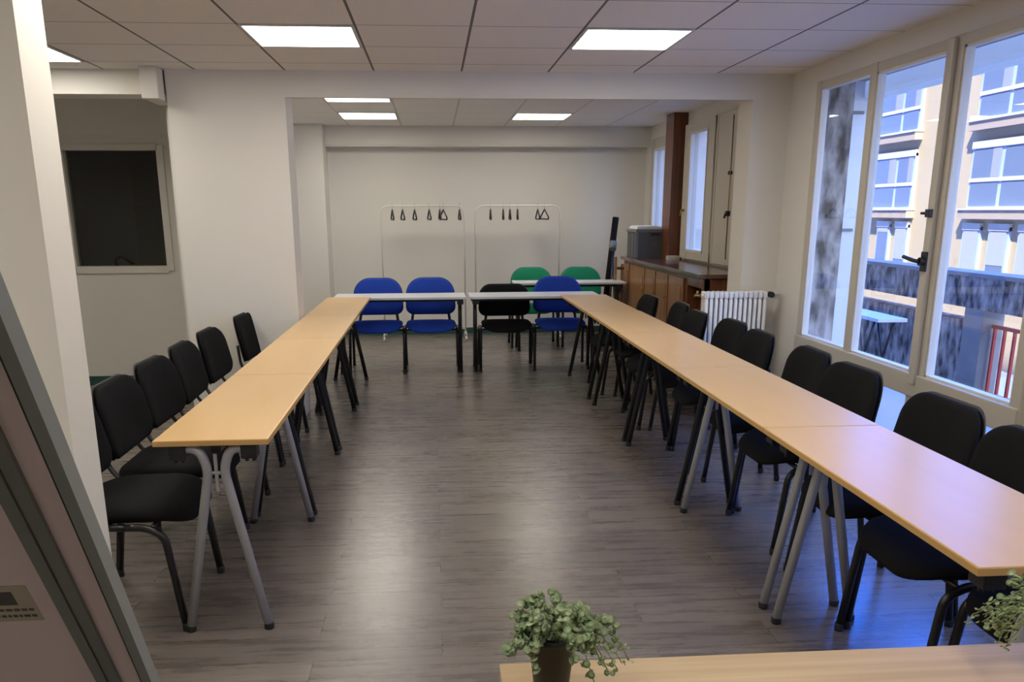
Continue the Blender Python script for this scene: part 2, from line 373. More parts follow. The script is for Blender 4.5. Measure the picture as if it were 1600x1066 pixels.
# ------------------------------------------------------------------ ceiling lights
def light(x0, y0, z, label, group, first=[None]):
    if first[0] is None:
        t = thing('ceiling_light', label, 'ceiling light', (x0, y0, z), 0, group)
        b = BM()
        for a in ((.005, .022, .005, .595), (.578, .595, .005, .595), (.022, .578, .005, .022), (.022, .578, .578, .595)): box(b, a[0], a[1], a[2], a[3], -.008, -.0005)
        obj('frame', b, 'lampframe', t)
        b = BM(); box(b, .022, .578, .022, .578, -.005, -.0005); obj('diffuser', b, 'lightpanel', t); first[0] = t; return t
    return dup(first[0], (x0, y0, z), 0, label, group)
G1 = 'lit square panels in the near ceiling'; G2 = 'lit square panels in the far room ceiling'
light(-.98, 4.86, CZ, 'square lit ceiling panel on the left of the near ceiling, above the left tables', G1)
light(.82, 4.86, CZ, 'square lit ceiling panel on the right of the near ceiling, towards the big window', G1)
light(-2.78, 5.46, CZ, 'lit ceiling panel half hidden behind the left pillar', G1)
light(-.94, 9.22, 2.462, 'lit ceiling panel of the far room, left one above the coat rails', G2)
light(.86, 9.22, 2.462, 'lit ceiling panel of the far room on the right', G2)
light(-.94, 7.72, 2.462, 'lit far room panel just behind the lintel, only a thin strip showing', G2)
for i, (x, y) in enumerate(((-.98, 2.46), (.82, 2.46), (-.98, .06), (.82, .06), (-2.78, .06), (-2.78, 3.06), (-2.78, 1.26))):  # panels added out of view to light the near room and left side
    light(x, y, CZ, 'added lit square ceiling panel out of view, brightens the near room', 'added unseen lit panels above and behind the camera')

# ------------------------------------------------------------------ chairs
def pad(W, H, T, corner_top, corner_bot, bend=0., nseg=10, taper=0., crown=.5, rim=.55):
    """upholstered pad in XZ plane, thickness along Y, front face at -Y ... returns bm"""
    out = []
    def arc(cx, cz, r, a0, a1):
        for k in range(nseg + 1):
            a = a0 + (a1 - a0) * k / nseg; out.append((cx + r * math.cos(a), cz + r * math.sin(a)))
    w, h = W / 2, H / 2; rt, rb = corner_top, corner_bot
    arc(w - rt, h - rt * .8, rt, 0, PI / 2); arc(-w + rt, h - rt * .8, rt, PI / 2, PI); arc(-w + rb, -h + rb, rb, PI, 1.5 * PI); arc(w - rb, -h + rb, rb, 1.5 * PI, 2 * PI)
    out = [(x * (1 - taper * (z / h)), z) for x, z in out]
    bm = BM(); rings = []
    lay = [(.0, -1.0), (.55, -.97), (.86, -.86), (.96, -.6), (1.0, -.15), (1.0, .15), (.97, .55), (.9, .8), (.6, .9)]
    c0 = bm.verts.new((0, -T / 2 * 1.0 - 0, 0))
    for s, d in lay[1:]:
        rings.append([bm.verts.new((x * s, T / 2 * d, z * s)) for x, z in out])
    n = len(out)
    for i in range(len(rings) - 1):
        for k in range(n): f = bm.faces.new((rings[i][k], rings[i][(k + 1) % n], rings[i + 1][(k + 1) % n], rings[i + 1][k])); f.smooth = True
    for k in range(n): f = bm.faces.new((c0, rings[0][(k + 1) % n], rings[0][k])); f.smooth = True
    c1 = bm.verts.new((0, T / 2 * .9, 0))
    for k in range(n): f = bm.faces.new((c1, rings[-1][k], rings[-1][(k + 1) % n])); f.smooth = True
    bmesh.ops.subdivide_edges(bm, edges=[e for e in bm.edges if c0 in e.verts or c1 in e.verts], cuts=3, use_grid_fill=False)
    for v in bm.verts: v.co.y += -bend * (v.co.x ** 2) + 0
    for f in bm.faces: f.smooth = True
    return bm
# chair faces +Y ; origin on the floor at its centre
def make_chair(label, fab, group=None):
    bw, bh, bz, br = (.50, .285, .632, .115) if fab == 'blackfab' else (.475, .325, .672, .155)
    t = thing('stacking_chair', label, 'chair', (0, 0, 0), 0, group)
    b = pad(.48, .42, .062, .15, .10, 0, taper=-.02)
    for v in b.verts:      # XZ pad -> lying flat: x, z(depth)->y, y->-z
        x, y, z = v.co; v.co = (x, z, -y)
        if v.co.y > .12: v.co.z -= (v.co.y - .12) ** 2 * 2.2
        v.co.z += .012 * math.cos(v.co.y * 9)
    bmesh.ops.translate(b, verts=b.verts, vec=(0, .015, .432)); s = obj('seat', b, fab, t)
    b = pad(.44, .38, .012, .13, .09, 0)
    for v in b.verts:
        x, y, z = v.co; v.co = (x, z, -y)
        if v.co.y > .12: v.co.z -= (v.co.y - .12) ** 2 * 2.2
    bmesh.ops.translate(b, verts=b.verts, vec=(0, .015, .412)); obj('seat_shell', b, 'blackplastic', t)
    R_ = Matrix.Rotation(math.radians(-11), 4, 'X')
    # backrest: front (+Y) face concave
    b = pad(bw, bh, .042, br, .075, 0, taper=.03)
    for v in b.verts: v.co = Vector((v.co.x, -v.co.y + .55 * v.co.x ** 2, v.co.z))
    bmesh.ops.transform(b, matrix=Matrix.Translation((0, -.222, bz)) @ Matrix.Rotation(math.radians(11), 4, 'X'), verts=b.verts)
    bk = obj('backrest', b, fab, t)
    b = pad(bw + .01, bh + .01, .012, br + .005, .08, 0, taper=.03)
    for v in b.verts: v.co = Vector((v.co.x, -v.co.y + .55 * v.co.x ** 2, v.co.z))
    bmesh.ops.transform(b, matrix=Matrix.Translation((0, -.244, bz - .003)) @ Matrix.Rotation(math.radians(11), 4, 'X'), verts=b.verts)
    obj('back_shell', b, 'blackplastic', t)
    fr = BM(); fl = (1.25, .85)
    for s in (-1, 1):
        # side frame split in front leg, rear leg (each a part), rail in seat_frame
        b = BM(); tube(b, [(s * .262, .222, .012), (s * .255, .175, .37), (s * .25, .11, .403), (s * .25, .04, .403)], .0142, fr=.05); l = obj('leg', b, 'blackmetal', t)
        b = BM(); lathe(b, [(.0150, .0), (.0158, .010), (.0156, .028), (.0145, .030)], 12, (s * .262, .222, 0)); obj('foot_cap', b, 'blackplastic', l)
        b = BM(); tube(b, [(s * .262, -.200, .012), (s * .255, -.155, .37), (s * .25, -.10, .403), (s * .25, -.03, .403)], .0142, fr=.05); l = obj('leg', b, 'blackmetal', t)
        b = BM(); lathe(b, [(.0150, .0), (.0158, .010), (.0156, .028), (.0145, .030)], 12, (s * .262, -.200, 0)); obj('foot_cap', b, 'blackplastic', l)
        tube(fr, [(s * .25, -.04, .403), (s * .25, .05, .403)], .0125)
        b = BM(); tube(b, [(s * .20, -.02, .398), (s * .195, -.17, .398), (s * .185, -.226, .46), (s * .165, -.246, .60)], .011, fr=.06, flat=(1.3, .8)); obj('back_support', b, 'blackmetal', t)
    tube(fr, [(-.25, .13, .398), (.25, .13, .398)], .010); tube(fr, [(-.25, -.10, .398), (.25, -.10, .398)], .010)
    obj('seat_frame', fr, 'blackmetal', t)
    return t
RX, LX = 1.665, -1.155
chair = None
def put(x, y, rz, label, group, fab='blackfab', protos={}):
    if fab not in protos:
        c = make_chair(label, fab, group); protos[fab] = c; c.location = (x, y, 0); c.rotation_euler = (0, 0, rz); return c
    return dup(protos[fab], (x, y, 0), rz, label, group)
GL = 'black chairs along the left tables'; GR = 'black chairs along the right tables'
LCH = [(-1.165, 3.235, -PI / 2, 'black chair nearest the camera at the left, its back hidden by the white pillar'),
       (-1.165, 3.765, -PI / 2, 'black chair second from the camera at the left tables, cut by the pillar edge'),
       (-1.165, 4.29, -PI / 2 - .03, 'black chair third from the camera along the left side of the left tables'),
       (-1.165, 4.82, -PI / 2 + .02, 'black chair of the left row whose back overlaps the one nearer the camera'),
       (-1.165, 5.40, -PI / 2 - .02, 'black chair second from the far end of the left row, against the pier edge'),
       (-1.12, 6.20, -PI / 2 - .06, 'black chair standing alone farthest along the left tables')]
for x, y, r, l in LCH: put(x, y, r, l, GL)
RCH = [(1.73, 1.975, PI / 2, 'black chair at the right frame edge, only its seat showing under the table end'),
       (1.68, 2.515, PI / 2, 'black chair with its back cut by the right frame edge, beside the near table end'),
       (1.71, 3.06, PI / 2 + .02, 'black chair second back from the right frame edge, below the window post'),
       (1.70, 3.77, PI / 2 + .05, 'black chair before the blue lit wall panel, back overlapped by its farther neighbour'),
       (1.72, 4.30, PI / 2 - .03, 'black chair below the left casement window, its back touching the nearer neighbour'),
       (1.70, 4.98, PI / 2 - .02, 'black chair beside the white wall pier, standing apart right of the radiator'),
       (1.72, 5.50, PI / 2 + .03, 'black chair in front of the radiator, its back cutting across the fins'),
       (1.64, 6.05, PI / 2, 'black chair just left of the radiator in front of the brown cupboard'),
       (1.69, 6.64, PI / 2 - .05, 'dark chair second from the far end of the right tables, before the cupboard doors'),
       (1.60, 7.26, PI / 2 + .04, 'dark chair at the far end of the right tables, before the cupboard')]
for x, y, r, l in RCH: put(x, y, r, l, GR)
GB = 'chairs behind the white back tables'
put(-.555, 8.40, PI, 'blue fabric chair behind the white tables, left of the two at left', GB, 'bluefab')
put(-.04, 8.40, PI, 'blue fabric chair behind the white tables, second from left in the middle', GB, 'bluefab')
put(1.225, 8.42, PI - .03, 'bright blue chair behind the end of the right tables, beside the black one', GB, 'bluefab')
put(.69, 8.36, PI, 'black chair in the back row, between the blue chairs', GB)
put(1.125, 9.83, PI, 'green chair at the rear small table, left one', 'green chairs at the rear table', 'greenfab')
put(1.70, 9.83, PI, 'green chair at the rear small table, right one beside the black tripod tube', 'green chairs at the rear table', 'greenfab')

# ------------------------------------------------------------------ conference tables
def make_table(w, L_, label, group, legm, top='beech', edge='beechedge', zt=.74, inset=.055, name='conference_table'):
    """long axis along local Y, near end at y=0, origin on floor, x centred"""
    t = thing(name, label, 'table', (0, 0, 0), 0, group); h = w / 2
    b = BM(); rbox(b, -h, h, .002, L_ - .002, zt - .022, zt, .003); tp = obj('table_top', b, top, t)
    b = BM()
    for a in ((-h - .0015, -h + .001, .002, L_ - .002), (h - .001, h + .0015, .002, L_ - .002), (-h, h, .0005, .003), (-h, h, L_ - .003, L_ - .0005)): box(b, a[0], a[1], a[2], a[3], zt - .020, zt - .003)
    obj('edge_band', b, edge, tp)
    z1 = zt - .042
    b = BM(); rbox(b, -.018, .018, .06, L_ - .06, zt - .060, zt - .0225, .003); obj('under_rail', b, 'blackmetal', t)
    for y in (inset, L_ - inset):
        for s in (-1, 1):
            b = BM(); r = .017
            tube(b, [(s * (h - .075), y, z1), (s * .055, y, z1), (s * .026, y, z1 - .075), (s * .142, y, .012)], r, 12, fr=.10); l = obj('leg', b, legm, t)
            b = BM(); lathe(b, [(.017, 0), (.019, .006), (.0185, .022), (.0172, .024)], 12, (s * .142, y, 0)); obj('foot_cap', b, 'blackplastic', l)
            b = BM(); rbox(b, s * (h - .045), s * (h - .10), y - .03, y + .03, zt - .075, zt - .0225, .004); cyl(b, (s * (h - .06), y, zt - .074), (s * (h - .06), y, zt - .09), .007, 8); cyl(b, (s * (h - .085), y, zt - .074), (s * (h - .085), y, zt - .09), .007, 8)
            obj('clamp', b, 'blackplastic', t)
        b = BM(); cyl(b, (-.028, y, z1 - .09), (.028, y, z1 - .09), .007, 8); rbox(b, -.006, .006, y - .004, y + .006, z1 - .16, z1 - .02, .002); obj('brace', b, legm, t)
    return t
def at(t, x, y, rz=0): t.location = (x, y, 0); t.rotation_euler = (0, 0, rz); return t
GT = 'beech topped tables of the left row'; GU = 'beech topped tables of the right row'
cl, wl = -.783, .39
at(make_table(wl, 1.235, 'beech topped table with silver legs, nearest of the left row', GT, 'silver', inset=.045), cl, 2.92)
at(make_table(wl, 1.22, 'beech topped table with black legs, second in the left row', GT, 'blackmetal', inset=.05), cl, 4.158)
at(make_table(wl, 1.235, 'beech topped table with black legs, third in the left row', GT, 'blackmetal', inset=.06), cl, 5.381)
at(make_table(wl, 1.40, 'beech topped table with black legs, last of the left row against the white tables', GT, 'blackmetal', inset=.17), cl, 6.619)
cr_, wr = 1.392, .432
at(make_table(wr, 1.262, 'beech topped table at the right frame edge, nearest of the right row', GU, 'silver', inset=.07), cr_, 1.66)
at(make_table(wr, 1.21, 'beech topped table with silver legs, second in the right row', GU, 'silver', inset=.055), cr_, 2.925)
at(make_table(wr, 1.29, 'beech topped table with black legs, third in the right row', GU, 'blackmetal', inset=.06), cr_, 4.138)
at(make_table(wr - .005, 1.225, 'beech topped table with black legs, fourth in the right row', GU, 'blackmetal', inset=.06), cr_, 5.431)
at(make_table(wr - .01, 1.36, 'beech topped table with black legs, far end of the right row', GU, 'blackmetal', inset=.17), cr_ - .005, 6.66)
GW = 'white topped tables at the back'
t = make_table(.46, 1.24, 'white topped table of the back row, left half behind the blue chairs', GW, 'blackmetal', 'whitetop', 'whitetop', .725, .055); at(t, .295, 8.29, PI / 2)
t = make_table(.46, 1.24, 'white topped table of the back row, right half in front of the black chair', GW, 'blackmetal', 'whitetop', 'whitetop', .725, .055); at(t, 1.57, 8.29, PI / 2)
t = make_table(.40, 1.22, 'white topped table standing behind the back row, at the green chairs', GW, 'blackmetal', 'whitetop', 'whitetop', .745, .055); at(t, 2.085, 9.52, PI / 2)

# foreground desk
t = thing('wooden_desk', 'pale oak desk top in the foreground carrying the potted plants', 'desk', (0, 0, 0))
b = BM(); rbox(b, .098, 1.75, .72, 1.335, .715, .74, .0015); obj('table_top', b, 'oak', t)
for (x, y) in ((.13, .75), (.13, 1.27), (1.69, .75), (1.69, 1.27)): bx('leg', x, x + .035, y, y + .035, 0, .715, 'silver', t)
b = BM()
for a in ((.165, 1.69, .76, .775), (.165, 1.69, 1.28, 1.295)): box(b, a[0], a[1], a[2], a[3], .66, .7145)
obj('apron', b, 'silver', t)

# ------------------------------------------------------------------ plants
def plant(label, loc, seed, strands, trail=5):
    rnd = random.Random(seed)
    t = thing('potted_plant', label, 'plant', loc, 0, None)
    b = BM(); lathe(b, [(.024, 0), (.0255, .002), (.0365, .108), (.0395, .109), (.0395, .120), (.0365, .120), (.0345, .104), (.001, .103)], 32); obj('pot', b, 'pot', t)
    b = BM(); lathe(b, [(.0335, .098), (.0340, .104), (.02, .107), (.002, .108)], 20); obj('soil', b, 'soil', t)
    st = BM(); lf = BM()
    def leaf(p, n, r):
        # rounded cupped leaf with thickness
        n = n.normalized(); u = n.orthogonal().normalized(); u.rotate(Matrix.Rotation(rnd.uniform(0, 6.28), 3, n)); w = n.cross(u)
        N = 9; ri, ro = [], []; c = lf.verts.new(p - n * r * .28)
        for k in range(N):
            a = 2 * PI * k / N; rr = r * (1 + .10 * math.cos(a))
            ri.append(lf.verts.new(p + (u * math.cos(a) + w * math.sin(a)) * rr * .6 - n * r * .12)); ro.append(lf.verts.new(p + (u * math.cos(a) + w * math.sin(a)) * rr + n * r * .10))
        cb = lf.verts.new(p - n * r * .42)
        for k in range(N):
            j = (k + 1) % N
            for q in ((c, ri[k], ri[j]), (ri[k], ro[k], ro[j], ri[j]), (cb, ro[j], ro[k])):
                f = lf.faces.new(q); f.smooth = True
    for i in range(strands):
        a = rnd.uniform(0, 2 * PI); reach = rnd.uniform(.02, .075); up = rnd.uniform(.018, .075) * (1.15 - reach * 8)
        if up < .012: up = .012
        drop = rnd.uniform(.0, .085) * (reach / .07)
        if i < trail: a = rnd.uniform(-.5, .25); reach = rnd.uniform(.085, .115); up = .02; drop = rnd.uniform(.03, .075)   # trailing to the right
        d = Vector((math.cos(a), math.sin(a), 0)); p0 = Vector((0, 0, .104)) + d * rnd.uniform(.004, .026)
        pts = []
        n = 9
        for k in range(n + 1):
            s = k / n; z = up * math.sin(min(s * 1.25, 1) * PI * .5) * 1.25 - drop * max(0, s - .35) ** 1.4 * 1.9
            wob = Vector((rnd.uniform(-1, 1), rnd.uniform(-1, 1), rnd.uniform(-1, 1))) * .003
            pts.append(p0 + d * reach * (s ** .8) + Vector((0, 0, z)) + wob)
        for q in pts:
            hr = math.hypot(q.x, q.y)
            if hr < .045 and q.z < .121 and hr > .03: q.z = .124
            q.z = max(q.z, .006)
        tube(st, pts, .0009, 5)
        for k in range(1, n + 1):
            for s in (1, -1):
                if rnd.random() < .12: continue
                nd = Vector((rnd.uniform(-1, 1), rnd.uniform(-1.2, .3), rnd.uniform(.1, 1.2))).normalized()
                off = Vector((rnd.uniform(-1, 1), rnd.uniform(-1, 1), rnd.uniform(-.5, .9))).normalized() * rnd.uniform(.004, .009)
                p = pts[k] + off; p.z = max(p.z, .008)
                leaf(p, nd, rnd.uniform(.0042, .0085) * (1 - .35 * k / n * (reach > .08)))
    obj('stems', st, 'stem', t); obj('foliage', lf, 'leaf', t)
    return t
plant('small trailing plant with round grey-green leaves in a black pot on the foreground desk', (.172, 1.215, .74), 3, 58)
plant('grey-green trailing plant cut by the right frame edge on the foreground desk', (1.035, 1.235, .74), 11, 72, 20).rotation_euler = (0, 0, PI)

# ------------------------------------------------------------------ tilted board, left foreground
A = Vector((-.338, .70, 1.431)); Bv = Vector((-.42, 1.15, .838))
e = (Bv - A).normalized(); X_ = Vector((-1, 0, 0)); nrm = e.cross(X_).normalized()
if nrm.y > 0: nrm = -nrm           # towards the camera side
t = thing('flipchart_board', 'tilted white board with grey metal frame, very close at the lower left', 'whiteboard', (-.8, 1.25, 0))
Tinv = t.location.copy()
def bquad(bm, s0, s1, x0, x1, d0, d1):
    vs = [A + e * s + X_ * x + nrm * d - Tinv for d in (d0, d1) for s in (s0, s1) for x in (x0, x1)]
    v = [bm.verts.new(p) for p in vs]
    for f in ((0, 2, 3, 1), (4, 5, 7, 6), (0, 1, 5, 4), (2, 6, 7, 3), (0, 4, 6, 2), (1, 3, 7, 5)): bm.faces.new([v[i] for i in f])
S0, S1, WB = -.18, .98, .78
b = BM(); bquad(b, S0 + .002, S1 - .002, .004, WB - .004, -.012, 0); obj('panel', b, 'board', t)
b = BM()
for (x0, x1) in ((0, .013), (WB - .013, WB)): bquad(b, S0, S1, x0, x1, -.018, .006)
for (s0, s1) in ((S0, S0 + .013), (S1 - .013, S1)): bquad(b, s0, s1, .013, WB - .013, -.018, .006)
obj('frame', b, 'boardlight', t)
b = BM(); bquad(b, S0 + .013, S1 - .013, .013, .0165, -.001, .003); obj('seam', b, 'boardstrip', t)
b = BM(); bquad(b, S0 + .013, S1 - .013, .043, .058, 0, .006); bquad(b, S0 + .013, S1 - .013, .0595, .074, 0, .008); bquad(b, S0 + .013, S1 - .013, .058, .0595, 0, .003)
o = obj('inner_rail', b, 'boardframe', t); o['label'] = 'dark grey double rail'
b = BM(); bquad(b, .448, .538, .101, .19, 0, .0006); stk = obj('sticker', b, 'sticker', t)
b = BM(); bquad(b, .462, .495, .121, .18, .0006, .0009)
rr_ = random.Random(5)
for (s, ) in ((.505,), (.521,)):
    x = .106
    while x < .182:
        w_ = rr_.uniform(.003, .008); bquad(b, s, s + .006, x, x + w_, .0006, .0009); x += w_ + .002
o = obj('print', b, 'stickertext', stk)
for k_ in (0.05, S1 - .06):
    b = BM(); bquad(b, k_, k_ + .03, .02, WB + .02, -.04, -.0185); obj('cross_bar', b, 'boardframe', t)
    q = A + e * (k_ + .015) + X_ * (WB + .02) - nrm * .03 - Tinv
    b = BM(); tube(b, [q, (q.x, q.y, -Tinv.z + .01)], .016); obj('leg', b, 'boardframe', t)
q0 = A + X_ * (WB + .02) - Tinv
b = BM(); box(b, q0.x - .03, q0.x + .03, q0.y - .25, q0.y + .75, .0, .03); obj('base', b, 'boardframe', t)

# ------------------------------------------------------------------ coat rails + hangers
def rail(x0, x1, label):
    t = thing('clothes_rail', label, 'clothes rack', ((x0 + x1) / 2, 10.42, 0), 0, 'clothes rails against the far wall'); w = (x1 - x0) / 2
    b = BM(); tube(b, [(-w, 0, .09), (-w, 0, 1.56), (w, 0, 1.56), (w, 0, .09)], .009, fr=.10); obj('hanging_frame', b, 'rack', t)
    for s in (-1, 1):
        b = BM(); tube(b, [(s * w, -.21, .06), (s * w, -.20, .085), (s * w, .20, .085), (s * w, .21, .06)], .010, fr=.02); l = obj('foot', b, 'rack', t)
        for y in (-.21, .21):
            b = BM(); cyl(b, (s * w - .012, y, .03), (s * w + .012, y, .03), .029, 14); obj('caster', b, 'whitemetal', l)
    b = BM(); tube(b, [(-w, 0, .12), (w, 0, .12)], .008); obj('lower_bar', b, 'rack', t)
    return t
rail(-.605, .37, 'thin white clothes rail on the left of the far wall')
rail(.495, 1.50, 'thin white clothes rail on the right of the far wall, above the green chairs')
def hanger(x, rz, label, group, wide=.17, first=[None]):
    if first[0]: return dup(first[0], (x, 10.42, 1.58), rz, label, group)
    t = thing('coat_hanger', label, 'coat hanger', (x, 10.42, 1.58), rz, group)
    b = BM(); pts = [(0, .012 * math.cos(a) , .012 * math.sin(a)) for a in [(-.3 + k * .42) for k in range(9)]]
    tube(b, list(reversed(pts)) + [(0, .0, -.035), (0, 0, -.07)], .0035, 6); obj('hook', b, 'silver', t)
    b = BM(); tube(b, [(0, 0, -.065), (0, .19, -.15), (0, .19, -.175), (0, -.19, -.175), (0, -.19, -.15), (0, 0, -.065)], .009, 6, fr=.03); obj('shoulder_bar', b, 'blackplastic', t)
    first[0] = t; return t
H1 = 'black hangers on the left clothes rail'; H2 = 'black hangers on the right clothes rail'
nth = ['first', 'second', 'third', 'fourth', 'fifth', 'sixth', 'seventh']
for i, (u, r) in enumerate(((-.47, .12), (-.35, .14), (-.21, .12), (-.04, .10), (.085, .05), (.125, .20), (.315, .03))):
    hanger(u, r, '%s hanger from the left on the left white clothes rail' % nth[i], H1)
for i, (u, r) in enumerate(((.68, -.03), (.83, -.05), (.91, -.04), (1.0, -.07), (1.24, .0), (1.32, .12))):
    hanger(u, r, '%s hanger from the left on the right white clothes rail' % nth[i], H2)

# ------------------------------------------------------------------ sideboard, crate etc
t = thing('wooden_sideboard', 'long dark varnished wooden sideboard under the far room windows', 'sideboard', (2.36, 8.4, 0))
def L2(x, y): return x - 2.36, y - 8.4
def sb(name, x0, x1, y0, y1, z0, z1, m, par, r=.003): 
    return bx(name, x0 - 2.36, x1 - 2.36, y0 - 8.4, y1 - 8.4, z0, z1, m, par, r)
sb('top', 2.12, 2.60, 6.82, 9.84, .965, 1.0, 'woodtop', t, .006)
sb('body', 2.165, 2.60, 7.30, 9.82, .06, .962, 'wooddark', t)
sb('plinth', 2.19, 2.58, 7.32, 9.80, 0, .06, 'blackplastic', t, 0)
ds = [9.78, 9.47, 8.76, 8.32, 7.86, 7.36]
for i in range(5):
    y1, y0 = ds[i], ds[i + 1]
    d = sb('door', 2.145, 2.164, y0 + .02, y1 - .02, .10, .93, 'wooddoor', t, .005)
    sb('door_panel', 2.140, 2.146, y0 + .07, y1 - .07, .17, .86, 'wooddoor', d, .004)
    b = BM(); cyl(b, (2.145 - 2.36, y0 + .05 - 8.4, .72), (2.118 - 2.36, y0 + .05 - 8.4, .72), .010, 10); obj('knob', b, 'brass', d)
sb('end_panel', 2.16, 2.58, 6.86, 6.89, .62, .963, 'wooddark', t)
sb('end_leg', 2.17, 2.22, 6.86, 6.91, 0, .963, 'wooddark', t); sb('end_leg', 2.53, 2.58, 6.86, 6.91, 0, .963, 'wooddark', t)
sb('apron', 2.165, 2.185, 6.9, 7.30, .88, .963, 'wooddark', t)
# crate
t = thing('plastic_crate', 'dark grey plastic storage crate standing on the sideboard by the far wall', 'crate', (2.39, 9.58, 1.0))
b = BM(); T = .008; x, y, h = .20, .23, .30
for a in ((-x, x, -y, -y + T, .0, h), (-x, x, y - T, y, 0, h), (-x, -x + T, -y + T, y - T, 0, h), (x - T, x, -y + T, y - T, 0, h), (-x + T, x - T, -y + T, y - T, 0, T)): box(b, *a)
obj('crate_body', b, 'crate', t)
b = BM()
for a in ((-x - .012, x + .012, -y - .012, -y + .004, h - .03, h + .002), (-x - .012, x + .012, y - .004, y + .012, h - .03, h + .002), (-x - .012, -x + .004, -y, y, h - .03, h + .002), (x - .004, x + .012, -y, y, h - .03, h + .002)): rbox(b, *a, .003)
for sx in (-x + .0, x): rbox(b, sx - .015, sx + .015, -y - .008, -y + .002, .01, h - .03, .003)
for sx in (-.08,): rbox(b, -x - .008, -x + .002, sx - .01, sx + .01, .01, h - .03, .002); rbox(b, -x - .008, -x + .002, sx + .16, sx + .18, .01, h - .03, .002)
obj('rim', b, 'cratelid', t)
b = BM(); rbox(b, -.05, .05, -y - .0105, -y - .001, h - .065, h - .035, .003); obj('hand_slot', b, 'blackplastic', t)
b = BM(); box(b, -.02, -.008, -y - .001, -y, .13, .145); box(b, 0, .012, -y - .001, -y, .15, .162); box(b, -.004, .008, -y - .001, -y, .118, .126); obj('logo_mark', b, 'cratelid', t)
t = tag(obj('paper_stack', (lambda bb: (rbox(bb, -.15, .12, -.2, .18, 0, .022, .002), rbox(bb, -.14, .10, -.19, .16, .022, .034, .002), bb)[2])(BM()), 'paper', None, (2.35, 9.60, 1.302)), 'white papers lying on top of the grey crate', 'papers')
t = tag(obj('white_cup', (lambda bb: (lathe(bb, [(.02, 0), (.028, .05), (.03, .055), (.027, .055), (.018, .006)], 16), bb)[1])(BM()), 'whitemetal', None, (2.53, 9.46, 1.302)), 'small white cup on the right corner of the grey crate', 'cup')
t = tag(obj('cardboard_box', (lambda bb: (rbox(bb, -.07, .05, -.05, .05, 0, .04, .003), bb)[1])(BM()), 'woodpale', None, (2.50, 8.98, 1.0)), 'small pale box on the sideboard at the foot of the brown post', 'box')
bpy.data.objects['cardboard_box'].data.materials[0] = M['sticker']
t = thing('tripod_screen', 'folded black tripod screen leaning beside the sideboard at the far wall', 'projection screen', (2.03, 10.12, 0))
b = BM(); tube(b, [(-.06, -.05, .02), (.125, .2, 1.42)], .037, 14); obj('screen_case', b, 'blackfab', t)
b = BM(); tube(b, [(.055, .0, 1.06), (.073, .05, 1.14)], .044, 14); o = obj('clamp_collar', b, 'cratelid', t)
for (dx, dy) in ((.11, -.04), (.045, .10), (.0, -.16)):
    b = BM(); tube(b, [(dx, dy, .015), (.075, .06, 1.06)], .012, 8); obj('leg', b, 'blackmetal', t)
t = thing('wooden_easel', 'narrow brown wooden folding stand between tripod screen and sideboard', 'stand', (2.03, 9.62, 0))
for (dx, dy) in ((-.02, 0), (.06, .02)): bx('leg', dx, dx + .03, dy, dy + .03, 0, 1.0 if dx < 0 else .92, 'woodpale', t)
bx('cross_bar', -.02, .09, .003, .027, .60, .64, 'woodpale', t); bx('cross_bar', -.02, .09, .003, .027, .86, .89, 'wooddark', t)

# ------------------------------------------------------------------ radiator
t = thing('radiator', 'white column radiator before the pier between the two rooms', 'radiator', (2.19, 6.20, 0))
x0, x1 = -.235, .235; n = 13; p = (x1 - x0) / n
for i in range(n):
    cx = x0 + p * (i + .5)
    b = BM()
    for dy in (-.045, .045): tube(b, [(cx, dy, .14), (cx, dy * 1.0, .18), (cx, dy, .86), (cx, dy * .5, .905)], [.013, .0135, .0135, .012], 8)
    rbox(b, cx - .0165, cx + .0165, -.058, .058, .12, .165, .012); rbox(b, cx - .0165, cx + .0165, -.058, .058, .875, .925, .014)
    rbox(b, cx - .005, cx + .005, -.045, .045, .16, .88, .002)
    obj('column', b, 'whitemetal', t)
b = BM(); cyl(b, (x0 - .01, 0, .895), (x1 + .02, 0, .895), .017); cyl(b, (x0 - .01, 0, .145), (x1 + .02, 0, .145), .017); obj('header_pipe', b, 'whitemetal', t)
b = BM(); cyl(b, (x1 + .02, 0, .90), (x1 + .05, 0, .90), .014); cyl(b, (x1 + .03, 0, .90), (x1 + .03, -.05, .90), .022, 14); o = obj('valve', b, 'blackknob', t)
b = BM(); tube(b, [(x1 + .045, 0, .90), (x1 + .10, 0, .90), (x1 + .10, .145, .90)], .009, fr=.03); obj('pipe', b, 'whitemetal', t)
b = BM(); cyl(b, (x0 - .02, 0, .895), (x0 - .06, 0, .895), .012); cyl(b, (x0 - .04, 0, .895), (x0 - .04, 0, .93), .008); o = obj('air_vent', b, 'brass', t)
for s in (-.15, .15):
    bx('bracket', s - .01, s + .01, .0, .155 , .30, .33, 'whitemetal', t, 0); bx('foot', s - .02, s + .02, -.03, .03, 0, .125, 'whitemetal', t)

# things behind the alcove window
t = thing('tool_bag', 'red case with black carrying handle seen through the dark interior window', 'case', (-2.62, 8.12, 0))
bx('case_body', -.13, .17, -.10, .10, .90, 1.045, 'orange', t, .01); b = BM(); tube(b, [(-.23, 0, .93), (-.24, 0, 1.09), (-.19, 0, 1.12), (-.08, 0, 1.045)], .014, fr=.05); obj('handle', b, 'blackplastic', t)
bx('stand', -.25, .25, -.12, .12, 0, .90, 'darkroom', t)

